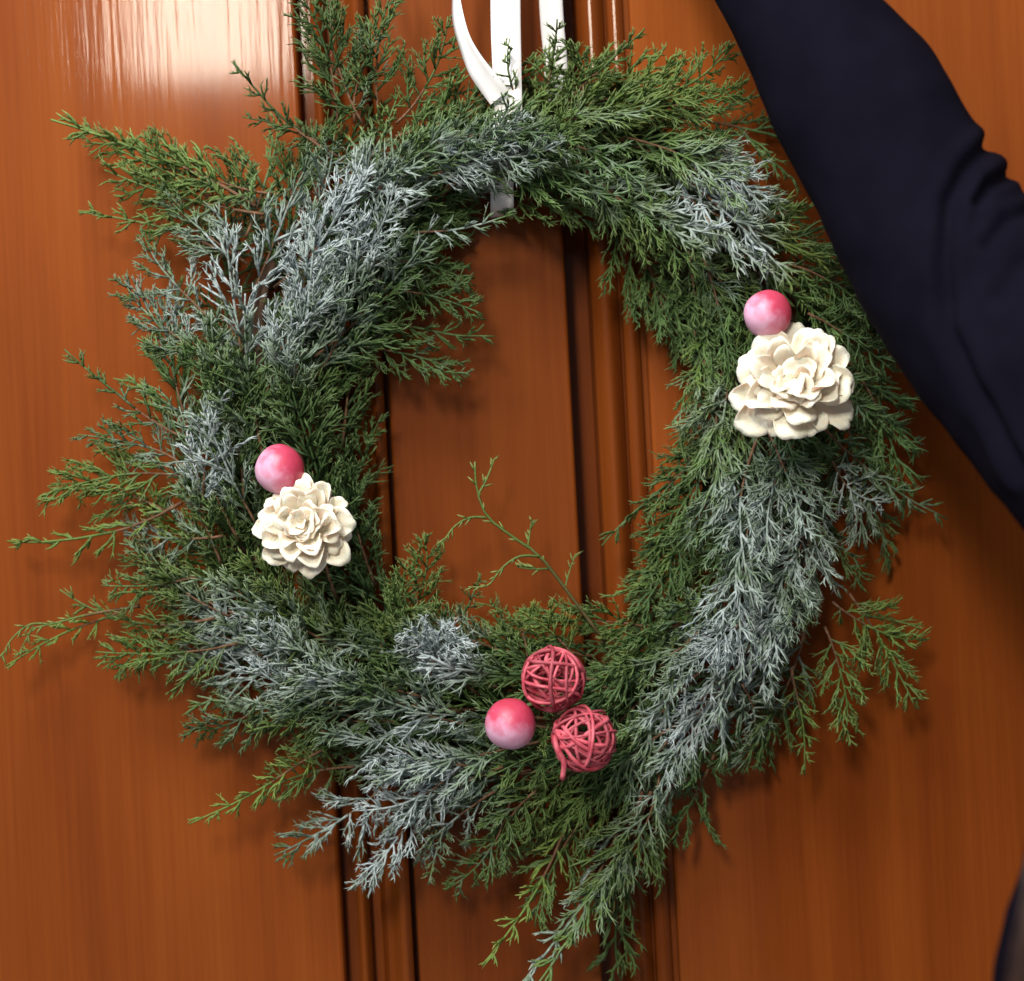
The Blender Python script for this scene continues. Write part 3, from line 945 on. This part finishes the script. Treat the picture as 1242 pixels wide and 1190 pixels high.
# torso and hand of the one continuous figure under the clothes
def blob_mesh(name, capsules, voxel, mat):
    bm = bmesh.new()
    for (a, b, ra, rb) in capsules:
        n = 10
        for i in range(n):
            t = i / (n - 1)
            c = a.lerp(b, t); r_ = ra + (rb - ra) * t
            bmesh.ops.create_icosphere(bm, subdivisions=2, radius=r_, matrix=Matrix.Translation(c))
    me = bpy.data.meshes.new(name)
    bm.to_mesh(me); bm.free()
    o = bpy.data.objects.new(name, me); COL.objects.link(o)
    md = o.modifiers.new('r', 'REMESH'); md.mode = 'VOXEL'; md.voxel_size = voxel
    m2 = o.modifiers.new('s', 'SMOOTH'); m2.iterations = 6; m2.factor = .5
    dg = bpy.context.evaluated_depsgraph_get()
    m3 = bpy.data.meshes.new_from_object(o.evaluated_get(dg))
    o.modifiers.clear(); o.data = m3; bpy.data.meshes.remove(me)
    m3.name = name
    m3.polygons.foreach_set('use_smooth', [True] * len(m3.polygons))
    m3.materials.clear(); m3.materials.append(mat)
    return o
Q = lambda px, py, y: P(px, py, y) - person_root
wr = (800, -300, -.115)
caps = [(Q(1560, 720, -.33), Q(1160, 330, -.172), .030, .022), (Q(1160, 330, -.172), Q(*wr), .022, .017),
        (Q(*wr), Q(740, -400, -.10), .017, .026), (Q(740, -400, -.10), Q(715, -440, -.095), .025, .022)]
for (kx, ky, mx_, my_, tx, ty, r_) in ((700, -405, 668, -412, 655, -385, .0082), (700, -435, 660, -440, 645, -410, .0086), (712, -462, 668, -475, 648, -448, .0082), (730, -480, 690, -500, 668, -480, .0072), (745, -375, 705, -360, 672, -372, .0092)):
    caps += [(Q(kx, ky, -.09), Q(mx_, my_, -.075), r_, r_ * .95), (Q(mx_, my_, -.075), Q(tx, ty, -.05), r_ * .95, r_ * .8)]
caps += [(Q(1650, 760, -.36), Q(1700, 1000, -.36), .06, .07), (Q(1700, 1000, -.36), Q(1700, 1650, -.36), .075, .08)]
person = blob_mesh('person', caps, .0042, SKIN)
person.location = person_root
tag(person, 'person in a navy sleeve reaching one arm across the door above the wreath', 'person')
mesh_obj('sleeve', out, f, CLOTH, person)
TOR = [(1580, 620, -.33, 190), (1680, 720, -.36, 330), (1722, 860, -.36, 420), (1724, 1000, -.36, 452), (1717, 1120, -.36, 468), (1712, 1250, -.36, 492), (1712, 1450, -.36, 500), (1712, 1750, -.36, 500)]
v2, f2 = loft(TOR, 70, 80, .75)
v3 = []
for p in v2:
    px, py = unP(p)
    n = Vector((p.x - P(1700, py, -.36).x, p.y + .36, 0)).normalized()
    v3.append(p + n * (.004 * noise.noise(p * 14) + .002 * noise.noise(p * 45)) - person_root)
mesh_obj('jacket', v3, f2, CLOTH, person)
# a lock of brown hair hanging down over the jacket
for k in range(9):
    hv, hf = [], []
    ox = k * 6
    q = catmull([(1330 + ox, 900, -.42), (1262 + ox, 1020, -.455), (1243 + ox, 1100, -.465), (1228 + ox, 1180, -.465), (1226 + ox * 1.1, 1290, -.46)], 20)
    tube(hv, hf, [P(*c) - person_root for c in q], [.0016 + .0006 * math.sin(i * .4 + k) for i in range(20)], 6)
    mesh_obj('hair_lock', hv, hf, HAIR, person)
